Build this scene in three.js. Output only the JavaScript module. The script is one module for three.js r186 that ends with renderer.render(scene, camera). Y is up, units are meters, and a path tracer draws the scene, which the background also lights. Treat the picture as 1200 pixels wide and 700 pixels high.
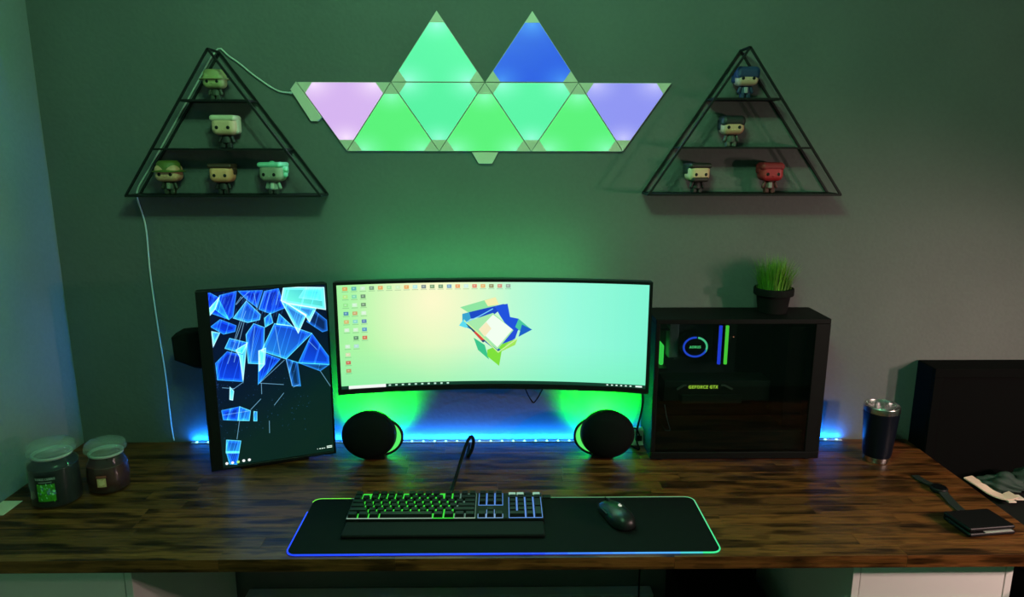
import * as THREE from 'three';
import { RoundedBoxGeometry } from 'three/addons/geometries/RoundedBoxGeometry.js';
import { mergeGeometries, mergeVertices, toCreasedNormals } from 'three/addons/utils/BufferGeometryUtils.js';
import { RectAreaLightUniformsLib } from 'three/addons/lights/RectAreaLightUniformsLib.js';
import { FontLoader } from 'three/addons/loaders/FontLoader.js';
import { TextGeometry } from 'three/addons/geometries/TextGeometry.js';

// ---------------------------------------------------------------- camera, exposure, large lights
const scene = new THREE.Scene();
scene.background = new THREE.Color(0, 0, 0);
const camera = new THREE.PerspectiveCamera(2 * Math.atan(350 / 837.67) * 180 / Math.PI, 1200 / 700, 0.05, 30);
camera.position.set(-0.0161, 1.6134, 1.9947);
camera.rotation.order = 'YXZ';
camera.rotation.set(-0.2129, -0.0152, 0.0018);
const renderer = new THREE.WebGLRenderer();
renderer.toneMapping = THREE.LinearToneMapping;
renderer.toneMappingExposure = 1;
renderer.shadowMap.enabled = true;
RectAreaLightUniformsLib.init();

const LIGHT = {
  ceilingBulb: 0.76, floorLampBulb: 3.6,          // candela of each bulb
  panel: 42, mainScreen: 2.5, sideScreen: 0.8, // radiance of the light in front of each glowing face
  strip: 320, speakerRear: 1.9, biasLight: 16,
};

// ---------------------------------------------------------------- helpers
let seed = 20240607;
const rnd = () => { seed = (Math.imul(seed, 1664525) + 1013904223) >>> 0; return seed / 4294967296; };
const rr = (a, b) => a + (b - a) * rnd();
const taken = new Map();
function numbered(name) { const n = taken.get(name) ?? 0; taken.set(name, n + 1); return n ? `${name}_${String(n).padStart(3, '0')}` : name; }
const V = (x, y, z) => new THREE.Vector3(x, y, z);
const lin = (r, g, b) => new THREE.Color().setRGB(r, g, b);
function mat(color, roughness = 0.6, extra = {}) { return new THREE.MeshPhysicalMaterial({ color, roughness, ...extra }); }
function glow(color, k = 1, extra = {}) { return new THREE.MeshStandardMaterial({ color: 0x050505, roughness: 0.5, emissive: color, emissiveIntensity: k, ...extra }); }
function tag(o, label, category, group) { o.userData.label = label; o.userData.category = category; if (group) o.userData.group = group; return o; }
function thing(name, label, category, [x, y, z] = [0, 0, 0], turn = 0, group) {
  const o = new THREE.Group(); o.name = numbered(name); o.position.set(x, y, z); o.rotation.y = turn; scene.add(o);
  return tag(o, label, category, group);
}
function part(name, geo, m, parent, label) {
  const g = Array.isArray(geo) ? mergeGeometries(geo.map(plain)) : geo;
  const o = new THREE.Mesh(g, m); o.name = name; o.castShadow = o.receiveShadow = true; parent.add(o);
  if (label) o.userData.label = label;
  return o;
}
function single(name, geo, m, label, category, group) { const o = part(numbered(name), geo, m, scene); return tag(o, label, category, group); }
function struct(name, geo, m, label) { const o = part(name, geo, m, scene); o.userData.kind = 'structure'; o.userData.label = label; return o; }
function plain(g) {
  let q = g.index ? g.toNonIndexed() : g;
  for (const k of Object.keys(q.attributes)) if (!['position', 'normal', 'uv'].includes(k)) q.deleteAttribute(k);
  return q;
}
function uvMetres(g) {   // uv in metres from the dominant axis of each face
  g = plain(g);
  const p = g.attributes.position, n = g.attributes.normal, uv = new Float32Array(p.count * 2);
  for (let i = 0; i < p.count; i++) {
    const ax = Math.abs(n.getX(i)), ay = Math.abs(n.getY(i)), az = Math.abs(n.getZ(i));
    const x = p.getX(i), y = p.getY(i), z = p.getZ(i);
    const [u, v] = ay >= ax && ay >= az ? [x, z] : az >= ax ? [x, y] : [z, y];
    uv[i * 2] = u; uv[i * 2 + 1] = v;
  }
  g.setAttribute('uv', new THREE.BufferAttribute(uv, 2));
  return g;
}
const at = (g, x, y, z) => g.translate(x, y, z);
const box = (x0, x1, y0, y1, z0, z1) => new THREE.BoxGeometry(x1 - x0, y1 - y0, z1 - z0).translate((x0 + x1) / 2, (y0 + y1) / 2, (z0 + z1) / 2);
const rbox = (x0, x1, y0, y1, z0, z1, r = 0.003, s = 2) => new RoundedBoxGeometry(x1 - x0, y1 - y0, z1 - z0, s, Math.min(r, (x1 - x0) / 2.01, (y1 - y0) / 2.01, (z1 - z0) / 2.01)).translate((x0 + x1) / 2, (y0 + y1) / 2, (z0 + z1) / 2);
const lathe = (pts, seg = 40) => new THREE.LatheGeometry(pts.map(([r, y]) => new THREE.Vector2(r, y)), seg);
const tube = (pts, r, seg = 40, rs = 8, closed = false) => new THREE.TubeGeometry(new THREE.CatmullRomCurve3(pts.map((p) => V(...p)), closed, 'centripetal'), seg, r, rs, closed);
function bar(a, b, w) {   // square bar between two points
  const A = V(...a), B = V(...b), d = B.clone().sub(A), g = new THREE.BoxGeometry(w, d.length(), w);
  return g.applyQuaternion(new THREE.Quaternion().setFromUnitVectors(V(0, 1, 0), d.clone().normalize())).translate((A.x + B.x) / 2, (A.y + B.y) / 2, (A.z + B.z) / 2);
}
const ball = (x, y, z, rx, ry = rx, rz = rx, seg = 24) => new THREE.SphereGeometry(1, seg, Math.round(seg * 0.7)).scale(rx, ry, rz).translate(x, y, z);
function poly(pts, depth, bevel = 0) {
  const s = new THREE.Shape(pts.map(([x, y]) => new THREE.Vector2(x, y)));
  return new THREE.ExtrudeGeometry(s, { depth, bevelEnabled: bevel > 0, bevelThickness: bevel, bevelSize: bevel, bevelOffset: -bevel, bevelSegments: 2 });
}
function rectLight(parent, color, k, w, h, pos, look) {
  const l = new THREE.RectAreaLight(color, k, w, h); l.position.set(...pos); parent.add(l);
  l.lookAt(V(...look)); return l;   // callers keep unrotated parents or give world points
}
function canvasTexture(w, h, draw) {
  const c = document.createElement('canvas'); c.width = w; c.height = h; draw(c.getContext('2d'), w, h);
  const t = new THREE.CanvasTexture(c); t.colorSpace = THREE.SRGBColorSpace; return t;
}
// value noise that tiles
function makeNoise(px, py, s) {
  const t = []; let q = s >>> 0;
  for (let i = 0; i < px * py; i++) { q = (Math.imul(q, 1664525) + 1013904223) >>> 0; t.push(q / 4294967296); }
  return (u, v) => {
    const x = u * px, y = v * py, ix = Math.floor(x), iy = Math.floor(y), fx = x - ix, fy = y - iy, sx = fx * fx * (3 - 2 * fx), sy = fy * fy * (3 - 2 * fy);
    const g = (a, b) => t[(((b % py) + py) % py) * px + (((a % px) + px) % px)];
    return (g(ix, iy) * (1 - sx) + g(ix + 1, iy) * sx) * (1 - sy) + (g(ix, iy + 1) * (1 - sx) + g(ix + 1, iy + 1) * sx) * sy;
  };
}
function dataTexture(w, h, f, srgb) {
  const d = new Uint8Array(w * h * 4);
  for (let j = 0; j < h; j++) for (let i = 0; i < w; i++) { const c = f(i / w, j / h); for (let k = 0; k < 3; k++) d[(j * w + i) * 4 + k] = Math.max(0, Math.min(255, Math.round(c[k] * 255))); d[(j * w + i) * 4 + 3] = 255; }
  const t = new THREE.DataTexture(d, w, h); t.wrapS = t.wrapT = THREE.RepeatWrapping; t.magFilter = THREE.LinearFilter; t.minFilter = THREE.LinearMipmapLinearFilter; t.generateMipmaps = true;
  if (srgb) t.colorSpace = THREE.SRGBColorSpace; t.needsUpdate = true; return t;
}

// ---------------------------------------------------------------- materials
const M = {};
{
  const a = makeNoise(64, 64, 5), b = makeNoise(160, 160, 9), c = makeNoise(8, 8, 3);
  const paintBump = dataTexture(512, 512, (u, v) => { const t = 0.6 * b(u, v) + 0.4 * a(u, v); return [t, t, t]; });
  const paintTone = dataTexture(512, 512, (u, v) => { const t = 0.93 + 0.05 * c(u, v) + 0.03 * b(u, v); return [t, t, t]; }, true);
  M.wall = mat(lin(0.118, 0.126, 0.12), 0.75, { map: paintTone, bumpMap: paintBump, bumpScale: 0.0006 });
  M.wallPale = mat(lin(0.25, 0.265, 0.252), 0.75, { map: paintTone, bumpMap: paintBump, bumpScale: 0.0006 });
  M.ceiling = mat(lin(0.55, 0.55, 0.53), 0.9);
  // walnut: long streaks along u, darker blots
  const s1 = makeNoise(5, 60, 11), s2 = makeNoise(20, 200, 12), s3 = makeNoise(9, 15, 13), s4 = makeNoise(60, 160, 14), s5 = makeNoise(26, 40, 15);
  const grain = (u, v) => 0.4 * s1(u, v) + 0.35 * s2(u, v) + 0.25 * s4(u, v), soft = (x) => { x = Math.max(0, Math.min(1, x)); return x * x * (3 - 2 * x); };
  const woodMap = dataTexture(1024, 512, (u, v) => {
    const g = grain(u, v), blot = 0.3 * soft((s3(u, v) - 0.42) / 0.4) + 0.16 * soft((s5(u, v) - 0.5) / 0.35), t = Math.max(0.16, 0.62 + 0.34 * (g - 0.5) - blot + 0.12);
    return [t, t * 0.97, t * (0.88 + 0.12 * g)];
  }, true);
  const woodRough = dataTexture(512, 256, (u, v) => { const g = 0.75 + 0.25 * s2(u, v); return [g, g, g]; });
  const woodBump = dataTexture(1024, 512, (u, v) => { const g = grain(u, v); return [g, g, g]; });
  for (const t of [woodMap, woodRough, woodBump]) t.repeat.set(1 / 0.9, 1 / 0.22);
  M.woods = [[0.24, 0.083, 0.024], [0.2, 0.072, 0.022], [0.27, 0.092, 0.026], [0.175, 0.064, 0.02], [0.225, 0.082, 0.024], [0.25, 0.08, 0.022]].map((c2) => mat(lin(...c2.map((e) => e * 1.2)), 0.4, { map: woodMap, roughnessMap: woodRough, bumpMap: woodBump, bumpScale: 0.0004, specularIntensity: 0.38 }));
  const carpet = makeNoise(200, 200, 31);
  M.floor = mat(lin(0.12, 0.1, 0.08), 0.9, { map: dataTexture(256, 256, (u, v) => { const t = 0.7 + 0.3 * carpet(u, v); return [t, t, t]; }, true) });
}
M.blackMetal = mat(lin(0.006, 0.006, 0.006), 0.6, { specularIntensity: 0.5 });
M.blackPlastic = mat(lin(0.005, 0.0055, 0.0055), 0.45, { specularIntensity: 0.5 });
M.mattBlack = mat(lin(0.005, 0.005, 0.005), 0.85, { specularIntensity: 0.3 });
M.blackFabric = mat(lin(0.004, 0.005, 0.005), 0.95, { specularIntensity: 0.2 });
M.whitePlastic = mat(lin(0.75, 0.74, 0.7), 0.4);
M.whiteLacquer = mat(lin(0.84, 0.83, 0.8), 0.42);
M.steel = mat(lin(0.7, 0.7, 0.7), 0.2, { metalness: 1 });
M.cablewhite = mat(lin(0.62, 0.64, 0.58), 0.5);
M.glass = mat(lin(0.85, 0.9, 0.87), 0.04, { transmission: 0.985, thickness: 0, ior: 1.52 });
M.solidGlass = mat(lin(0.8, 0.86, 0.82), 0.03, { transmission: 0.88, thickness: 0, ior: 1.52 });
const font = await new FontLoader().loadAsync('fonts/droid/droid_sans_bold.typeface.json');
const text = (s, size, depth) => { const g = new TextGeometry(s, { font, size, depth, curveSegments: 3 }); g.computeBoundingBox(); const b = g.boundingBox; return g.translate(-(b.min.x + b.max.x) / 2, -(b.min.y + b.max.y) / 2, 0); };

// ---------------------------------------------------------------- the room
const XL = -1.2506, XR = 2.75, ZF = 2.9, H = 2.46, DESK = 0.75, ZD = 0.6214, XD = 1.197;
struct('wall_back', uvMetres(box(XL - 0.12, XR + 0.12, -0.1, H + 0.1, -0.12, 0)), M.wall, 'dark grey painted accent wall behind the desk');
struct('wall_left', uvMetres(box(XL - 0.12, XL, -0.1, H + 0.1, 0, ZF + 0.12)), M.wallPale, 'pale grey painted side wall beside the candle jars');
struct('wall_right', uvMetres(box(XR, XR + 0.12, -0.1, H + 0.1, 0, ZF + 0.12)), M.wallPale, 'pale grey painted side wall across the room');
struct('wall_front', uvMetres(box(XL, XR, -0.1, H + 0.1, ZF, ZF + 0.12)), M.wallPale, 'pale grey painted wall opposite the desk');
struct('floor', uvMetres(box(XL, XR, -0.1, 0, 0, ZF)), M.floor, 'dark carpeted floor');
struct('ceiling', uvMetres(box(XL, XR, H, H + 0.1, 0, ZF)), M.ceiling, 'white ceiling');

// ---------------------------------------------------------------- desk top of glued walnut staves
{
  const t = thing('wooden_desk', 'long dark walnut worktop of glued staves against grey wall', 'desk', [0, 0, 0]);
  const rows = 14, d = (ZD - 0.004) / rows;
  for (let r = 0; r < rows; r++) {
    let x = XL + 0.003;
    while (x < XD - 0.001) {
      let x1 = x + rr(0.3, 0.75); if (x1 > XD - 0.18) x1 = XD;
      const z0 = 0.004 + r * d, g = uvMetres(rbox(x, x1, DESK - 0.0295, DESK - rnd() * 0.0003, z0, z0 + d, 0.0008, 1));
      const uv = g.attributes.uv, ou = rr(0, 3), ov = rr(0, 3); for (let i = 0; i < uv.count; i++) uv.setXY(i, uv.getX(i) + ou, uv.getY(i) + ov);
      part('stave', g, M.woods[Math.floor(rnd() * M.woods.length)], t);
      x = x1;
    }
  }
}
// ---------------------------------------------------------------- drawer units under the desk
function drawerUnit(x0, label, group) {
  const W = 0.362, zf = 0.572, top = DESK - 0.0297, t = thing('drawer_unit', label, 'drawers', [x0, 0, 0], 0, group), h = top - 0.004;
  part('side_panel', rbox(0, 0.016, 0, h, 0.02, zf, 0.001), M.whiteLacquer, t);
  part('side_panel', rbox(W - 0.016, W, 0, h, 0.02, zf, 0.001), M.whiteLacquer, t);
  part('back_panel', box(0.016, W - 0.016, 0.03, h - 0.02, 0.02, 0.026), M.whiteLacquer, t);
  part('top_panel', box(0.016, W - 0.016, h - 0.004, h, 0.03, zf - 0.03), M.whiteLacquer, t);
  part('plinth', box(0.016, W - 0.016, 0, 0.03, zf - 0.04, zf - 0.02), M.whiteLacquer, t);
  const n = 5, dh = (h - 0.032) / n;
  for (let i = 0; i < n; i++) {
    const y0 = 0.032 + i * dh + 0.0015, y1 = 0.032 + (i + 1) * dh - 0.0015, a = 0.018, b = W - 0.018, c = W / 2, pr = 0.088, pd = 0.013;
    const front = part('drawer', poly([[a, y0], [b, y0], [b, y1], [c + pr, y1], [c + pr - 0.03, y1 - pd], [c - pr + 0.03, y1 - pd], [c - pr, y1], [a, y1]], 0.014, 0.0008).translate(0, 0, zf - 0.0155), M.whiteLacquer, t);
    part('drawer_box', [box(a + 0.01, b - 0.01, y0 + 0.012, y0 + 0.018, 0.05, zf - 0.017), box(a + 0.01, a + 0.02, y0 + 0.012, y1 - 0.03, 0.05, zf - 0.017), box(b - 0.02, b - 0.01, y0 + 0.012, y1 - 0.03, 0.05, zf - 0.017)], M.whiteLacquer, front);
  }
  return t;
}
drawerUnit(-1.194, 'white drawer unit under the candle jars, against the side wall');
drawerUnit(0.771, 'white drawer unit under the wallet and watch, warmly lit front');
{ // low louvred convector on the wall under the desk
  const t = thing('baseboard_heater', 'low louvred heater along the wall below the desk', 'heater', [0, 0, 0]);
  part('body', rbox(-0.8, 0.45, 0.03, 0.262, 0.002, 0.05, 0.004), M.whiteLacquer, t);
  for (let i = 0; i < 3; i++) part('louvre', rbox(-0.795, 0.445, 0.25 - i * 0.03, 0.262 - i * 0.03, 0.05, 0.062, 0.003), M.whiteLacquer, t);
  part('foot', [box(-0.7, -0.67, 0, 0.03, 0.01, 0.045), box(0.32, 0.35, 0, 0.03, 0.01, 0.045)], M.whiteLacquer, t);
}
{ const t = thing('subwoofer', 'black box standing in the dark below the desk beside the drawers', 'speaker', [0.6, 0, 0.18]);
  part('cabinet', rbox(-0.12, 0.12, 0.012, 0.4, -0.13, 0.13, 0.02, 3), M.mattBlack, t);
  part('grille', lathe([[0, 0.004], [0.07, 0.004], [0.08, 0], [0.08, -0.004]], 32).rotateX(Math.PI / 2).translate(0, 0.2, 0.132), M.blackFabric, t);
  for (const [a, b] of [[-1, -1], [1, -1], [-1, 1], [1, 1]]) part('foot', at(new THREE.CylinderGeometry(0.012, 0.014, 0.014, 12), a * 0.09, 0.007, b * 0.1), M.blackPlastic, t);
}

// ---------------------------------------------------------------- triangular light panels
{
  const S = 0.25, h = 0.1807, x0 = -0.4342, y0 = 1.5936, cut = 0.155, gap = 0.0012;
  const tones = {
    mint: ['#55f0a0', '#8dffd0'], green: ['#58f078', '#86fdb6'], blue: ['#1f4fe0', '#3f86f2'], pink: ['#d6b2f0', '#f6deff'], lilac: ['#8f92f2', '#c2c2ff'], aqua: ['#58f2a4', '#90ffd4'],
  };
  const lightCol = { mint: [0.1, 0.85, 0.38], green: [0.06, 0.85, 0.16], blue: [0.015, 0.09, 0.75], pink: [0.62, 0.45, 0.88], lilac: [0.28, 0.29, 0.88], aqua: [0.1, 0.88, 0.38] };
  const glowMat = {};
  for (const [k, [c, e]] of Object.entries(tones)) {
    const map = canvasTexture(256, 256, (g, w, hh) => {
      g.fillStyle = c; g.fillRect(0, 0, w, hh);
      for (const [px, py, r] of [[0.18, 0.97, 0.34], [0.82, 0.97, 0.34], [0.5, 0.2, 0.3]]) {   // the small lamps sit behind the three corners
        const q = g.createRadialGradient(px * w, py * hh, 2, px * w, py * hh, r * w); q.addColorStop(0, e); q.addColorStop(1, c + '00'); g.fillStyle = q; g.fillRect(0, 0, w, hh);
      }
    });
    glowMat[k] = new THREE.MeshStandardMaterial({ color: 0x202020, roughness: 0.35, emissive: 0xffffff, emissiveMap: map, emissiveIntensity: 1 });
  }
  const P = [[-S / 2 + gap, -h / 3 + gap * 0.6], [S / 2 - gap, -h / 3 + gap * 0.6], [0, 2 * h / 3 - gap * 1.1]];
  const mix = (a, b, t) => [a[0] + (b[0] - a[0]) * t, a[1] + (b[1] - a[1]) * t];
  const hex = []; for (let i = 0; i < 3; i++) { hex.push(mix(P[i], P[(i + 1) % 3], cut), mix(P[i], P[(i + 1) % 3], 1 - cut)); }
  const shellGeo = poly(P.map((p) => [p[0], p[1]]), 0.0075, 0.0008);
  const faceGeo = (() => { const k = 0.985, g = poly(hex.map(([x, y]) => [x * k, y * k]), 0.0012); const p = g.attributes.position, uv = g.attributes.uv; for (let i = 0; i < p.count; i++) uv.setXY(i, (p.getX(i) + S / 2) / S, (p.getY(i) + h / 3) / h); return g; })();
  const cornerGeo = (i) => poly([P[i], mix(P[i], P[(i + 1) % 3], cut * 0.97), mix(P[i], P[(i + 2) % 3], cut * 0.97)].map(([x, y]) => [x * 0.995, y * 0.995]), 0.0013);
  const corners = [0, 1, 2].map(cornerGeo);
  const shellMat = mat(lin(0.72, 0.62, 0.52), 0.45);
  const list = [
    ['pink', 0, 1, true, 'pale pink lit triangle panel joined to the cable box'], ['green', 0.5, 0, false, 'green lit triangle panel between the pink one and a mint one'],
    ['mint', 1, 1, true, 'mint lit triangle panel right under the mint peak'], ['green', 1.5, 0, false, 'green lit triangle panel above the small white tab, midway in the row'],
    ['aqua', 2, 1, true, 'mint lit triangle panel right under the blue peak'], ['green', 2.5, 0, false, 'green lit triangle panel beside the lilac blue one'],
    ['lilac', 3, 1, true, 'lilac blue lit triangle panel at the free end beside the shelf'],
    ['aqua', 1, 2, false, 'mint lit triangle panel forming a peak above the row'], ['blue', 2, 2, false, 'deep blue lit triangle panel forming a peak above the row'],
  ];
  for (const [tone, i, kind, down, label] of list) {
    const cx = x0 + i * S, cy = kind === 1 ? y0 + 2 * h / 3 : kind === 0 ? y0 + h / 3 : y0 + h + h / 3;
    const t = thing('light_panel', label, 'light panel', [cx, cy, 0.002], 0, 'triangular wall light panels');
    const inner = down ? Math.PI : 0;
    const add = (name, g, m, z) => { const o = part(name, g, m, t); o.rotation.z = inner; o.position.z = z; return o; };
    add('shell', shellGeo, shellMat, 0);
    add('diffuser', faceGeo, glowMat[tone], 0.0076);
    for (let c = 0; c < 3; c++) add('corner', corners[c], shellMat, 0.0076);
    const l = new THREE.RectAreaLight(lin(...lightCol[tone]), LIGHT.panel, 0.13, 0.09); l.position.set(0, down ? 0.012 : -0.012, 0.0105); l.rotation.y = Math.PI; t.add(l);
  }
  const t = thing('panel_controller', 'slanted grey white control box on the edge of the pink panel', 'control box', [0, 0, 0.002]);
  part('case', poly([[-0.5765, 1.7545], [-0.561, 1.7745], [-0.497, 1.683], [-0.507, 1.6725], [-0.5265, 1.6725]], 0.009, 0.0012), shellMat, t);
  part('cable_socket', at(new THREE.CylinderGeometry(0.003, 0.003, 0.006, 12).rotateZ(Math.PI / 2), -0.577, 1.746, 0.005), M.cablewhite, t);
  single('sound_module', poly([[-0.096, 1.5915], [-0.024, 1.5915], [-0.0405, 1.561], [-0.0775, 1.561]], 0.008, 0.001).translate(0, 0, 0.002), shellMat, 'small grey white tab below the row of lit panels', 'module');
}
// white cable of the panels
single('power_cable', tube([[-0.58, 1.746, 0.007], [-0.608, 1.7499, 0.006], [-0.6665, 1.7868, 0.006], [-0.71, 1.8225, 0.006], [-0.7344, 1.8395, 0.006], [-0.757, 1.8585, 0.004], [-0.7705, 1.8485, 0.004], [-0.8378, 1.7495, 0.004], [-0.9083, 1.6438, 0.004], [-0.9683, 1.5538, 0.004], [-1.012, 1.488, 0.004], [-1.0145, 1.468, 0.004], [-1.0001, 1.397, 0.006], [-1.0005, 1.258, 0.006], [-0.9944, 1.085, 0.006], [-0.9878, 0.9575, 0.006], [-0.9862, 0.8, 0.006], [-0.983, 0.756, 0.006]], 0.0022, 160, 8), M.cablewhite, 'thin white cable from the light panels running down the wall', 'cable');

// ---------------------------------------------------------------- triangular wire shelves
function wireShelf(xa, xb, xt, y0, y1, label) {
  const t = thing('wire_shelf', label, 'shelf', [0, 0, 0], 0, 'triangular wall shelves'), w = 0.0055, zb = 0.004, zf = 0.082;
  for (const [name, z] of [['back_frame', zb], ['front_frame', zf]]) part(name, [bar([xa, y0, z], [xb, y0, z], w), bar([xa, y0, z], [xt, y1, z], w), bar([xb, y0, z], [xt, y1, z], w)], M.blackMetal, t);
  for (const [x, y] of [[xa, y0], [xb, y0], [xt, y1]]) part('cross_bar', bar([x, y, zb], [x, y, zf], w), M.blackMetal, t);
  const hs = [0, 0.327, 0.66];
  for (const k of hs) {
    const y = y0 + (y1 - y0) * k, l = xa + (xt - xa) * k, r = xb + (xt - xb) * k;
    part('shelf_board', box(l + 0.003, r - 0.003, y - 0.0025, y + 0.0025, zb - 0.002, zf - 0.002), M.blackMetal, t);
    if (k) part('cross_bar', [bar([l, y, zf], [r, y, zf], w * 0.9), bar([l, y, zb], [l, y, zf], w * 0.9), bar([r, y, zb], [r, y, zf], w * 0.9)], M.blackMetal, t);
  }
  return hs.map((k) => y0 + (y1 - y0) * k + 0.0026);
}
const tiersL = wireShelf(-1.006, -0.494, -0.759, 1.4775, 1.848, 'black wire triangle shelf with the white cable along its edge');
const tiersR = wireShelf(0.376, 0.891, 0.6215, 1.482, 1.857, 'black wire triangle shelf holding four figurines, beside the lilac panel');

// plain big-headed toy figurines (generic stand-ins)
function figurine(x, y, o, label) {
  const t = thing('toy_figurine', label, 'figurine', [x, y, 0.043], o.turn ?? 0, 'vinyl figurines on the wall shelves');
  const sc = o.scale ?? 1, sk = mat(lin(...o.skin), 0.5), hair = mat(lin(...o.hair), 0.55), body = mat(lin(...o.body), 0.55), dark = M.blackPlastic;
  const hw = 0.031 * sc, hh = 0.0225 * sc, hd = 0.026 * sc, hy = 0.056 * sc;
  for (const s of [-1, 1]) {
    part('leg', rbox(s * 0.008 * sc - 0.006 * sc, s * 0.008 * sc + 0.006 * sc, 0, 0.014 * sc, -0.007 * sc, 0.009 * sc, 0.003 * sc), mat(lin(...(o.legs ?? o.body)), 0.6), t);
    part('arm', new THREE.CapsuleGeometry(0.0045 * sc, 0.012 * sc, 4, 10).rotateZ(s * 0.35).translate(s * 0.0165 * sc, 0.023 * sc, 0.003 * sc), body, t);
  }
  part('torso', lathe([[0, 0], [0.013, 0], [0.0145, 0.004], [0.0125, 0.016], [0.009, 0.024], [0, 0.026]].map(([r, q]) => [r * sc, q * sc]), 20).scale(1, 1, 0.75).translate(0, 0.011 * sc, 0), body, t);
  if (o.shirt) part('shirt_front', rbox(-0.005 * sc, 0.005 * sc, 0.014 * sc, 0.03 * sc, 0.005 * sc, 0.0115 * sc, 0.002), mat(lin(...o.shirt), 0.6), t);
  part('head', rbox(-hw, hw, hy - hh, hy + hh, -hd, hd, 0.0155 * sc, 5), sk, t);
  for (const s of [-1, 1]) part('eye', ball(s * 0.0145 * sc, hy - 0.004 * sc, hd - 0.0005, 0.0047 * sc, 0.0047 * sc, 0.0022, 12), dark, t);
  part('nose', ball(0, hy - 0.009 * sc, hd, 0.0022 * sc, 0.0018 * sc, 0.002, 10), sk, t);
  if (o.style === 'brim') {
    part('hat', lathe([[0, 0.026], [0.024, 0.025], [0.031, 0.018], [0.033, 0.002], [0.044, -0.002], [0.045, -0.004], [0.03, -0.003], [0, -0.003]].map(([r, q]) => [r * sc, q * sc]), 28).scale(o.brim ?? 1, 1, 0.8).translate(0, hy + 0.006 * sc, 0), hair, t);
  } else {
    part('hair', [rbox(-hw - 0.002, hw + 0.002, hy + (o.fringe ?? 0.006) * sc, hy + hh + 0.005, -hd - 0.002, hd + 0.0012, 0.013 * sc, 5), rbox(-hw - 0.002, hw + 0.002, hy - (o.long ?? 0.006) * sc, hy + hh, -hd - 0.002, hd * 0.35, 0.009 * sc, 4)], hair, t);
    if (o.puff) for (let k = 0; k < 5; k++) { const q = -0.5 + k * 0.75; part('curl', ball(hw * 1.02 * Math.cos(q), hy + hh * 0.85 * Math.sin(q) + 0.004, -0.006, 0.0085 * sc, 0.0085 * sc, 0.012 * sc, 12), hair, t); }
    if (o.beard) part('beard', rbox(-hw * 0.8, hw * 0.8, hy - hh - 0.002, hy - hh * 0.45, -hd * 0.3, hd + 0.001, 0.006, 3), hair, t);
  }
  return t;
}
figurine(-0.7615, tiersL[2], { skin: [0.35, 0.34, 0.14], hair: [0.33, 0.31, 0.12], body: [0.05, 0.055, 0.035], style: 'brim', brim: 1.05, scale: 0.88 }, 'small olive gold figurine in a broad hat on the top tier');
figurine(-0.743, tiersL[1], { skin: [0.68, 0.42, 0.26], hair: [0.62, 0.55, 0.38], body: [0.015, 0.015, 0.015], long: 0.02, fringe: 0.012, scale: 1.02 }, 'figurine with long pale blond hair and black outfit');
figurine(-0.904, tiersL[0], { skin: [0.66, 0.35, 0.2], hair: [0.1, 0.13, 0.02], body: [0.03, 0.035, 0.02], style: 'brim', brim: 0.95, scale: 1.02, shirt: [0.2, 0.22, 0.16] }, 'figurine in a mossy green brimmed hat on the lowest tier');
figurine(-0.761, tiersL[0], { skin: [0.78, 0.33, 0.17], hair: [0.06, 0.025, 0.015], body: [0.015, 0.015, 0.015], fringe: 0.015, scale: 0.97 }, 'tan faced figurine with short dark brown hair and black clothes');
figurine(-0.626, tiersL[0], { skin: [0.3, 0.3, 0.22], hair: [0.25, 0.62, 0.45], body: [0.3, 0.36, 0.3], shirt: [0.6, 0.65, 0.55], legs: [0.03, 0.03, 0.03], puff: true, fringe: 0.014, scale: 1.02, turn: -0.2 }, 'figurine with puffy mint hair and pale coat');
figurine(0.6275, tiersR[2], { skin: [0.6, 0.36, 0.25], hair: [0.012, 0.03, 0.1], body: [0.015, 0.03, 0.08], fringe: -0.008, long: 0.016, scale: 0.96, shirt: [0.3, 0.3, 0.32] }, 'figurine with a deep blue cap and blue clothes');
figurine(0.598, tiersR[1], { skin: [0.6, 0.33, 0.2], hair: [0.012, 0.013, 0.013], body: [0.05, 0.055, 0.045], fringe: -0.003, long: 0.014, scale: 0.97, legs: [0.1, 0.1, 0.08] }, 'figurine with a black hood and dark grey clothes on the middle tier');
figurine(0.513, tiersR[0], { skin: [0.72, 0.42, 0.26], hair: [0.02, 0.015, 0.012], body: [0.015, 0.015, 0.015], fringe: 0.012, beard: true, scale: 0.96, turn: 0.2 }, 'bearded figurine with black hair and black clothes');
figurine(0.711, tiersR[0], { skin: [0.45, 0.02, 0.03], hair: [0.28, 0.012, 0.02], body: [0.1, 0.02, 0.02], fringe: 0.004, scale: 0.98, shirt: [0.3, 0.25, 0.25] }, 'red headed figurine in dark red clothes on the lowest tier');

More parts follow.
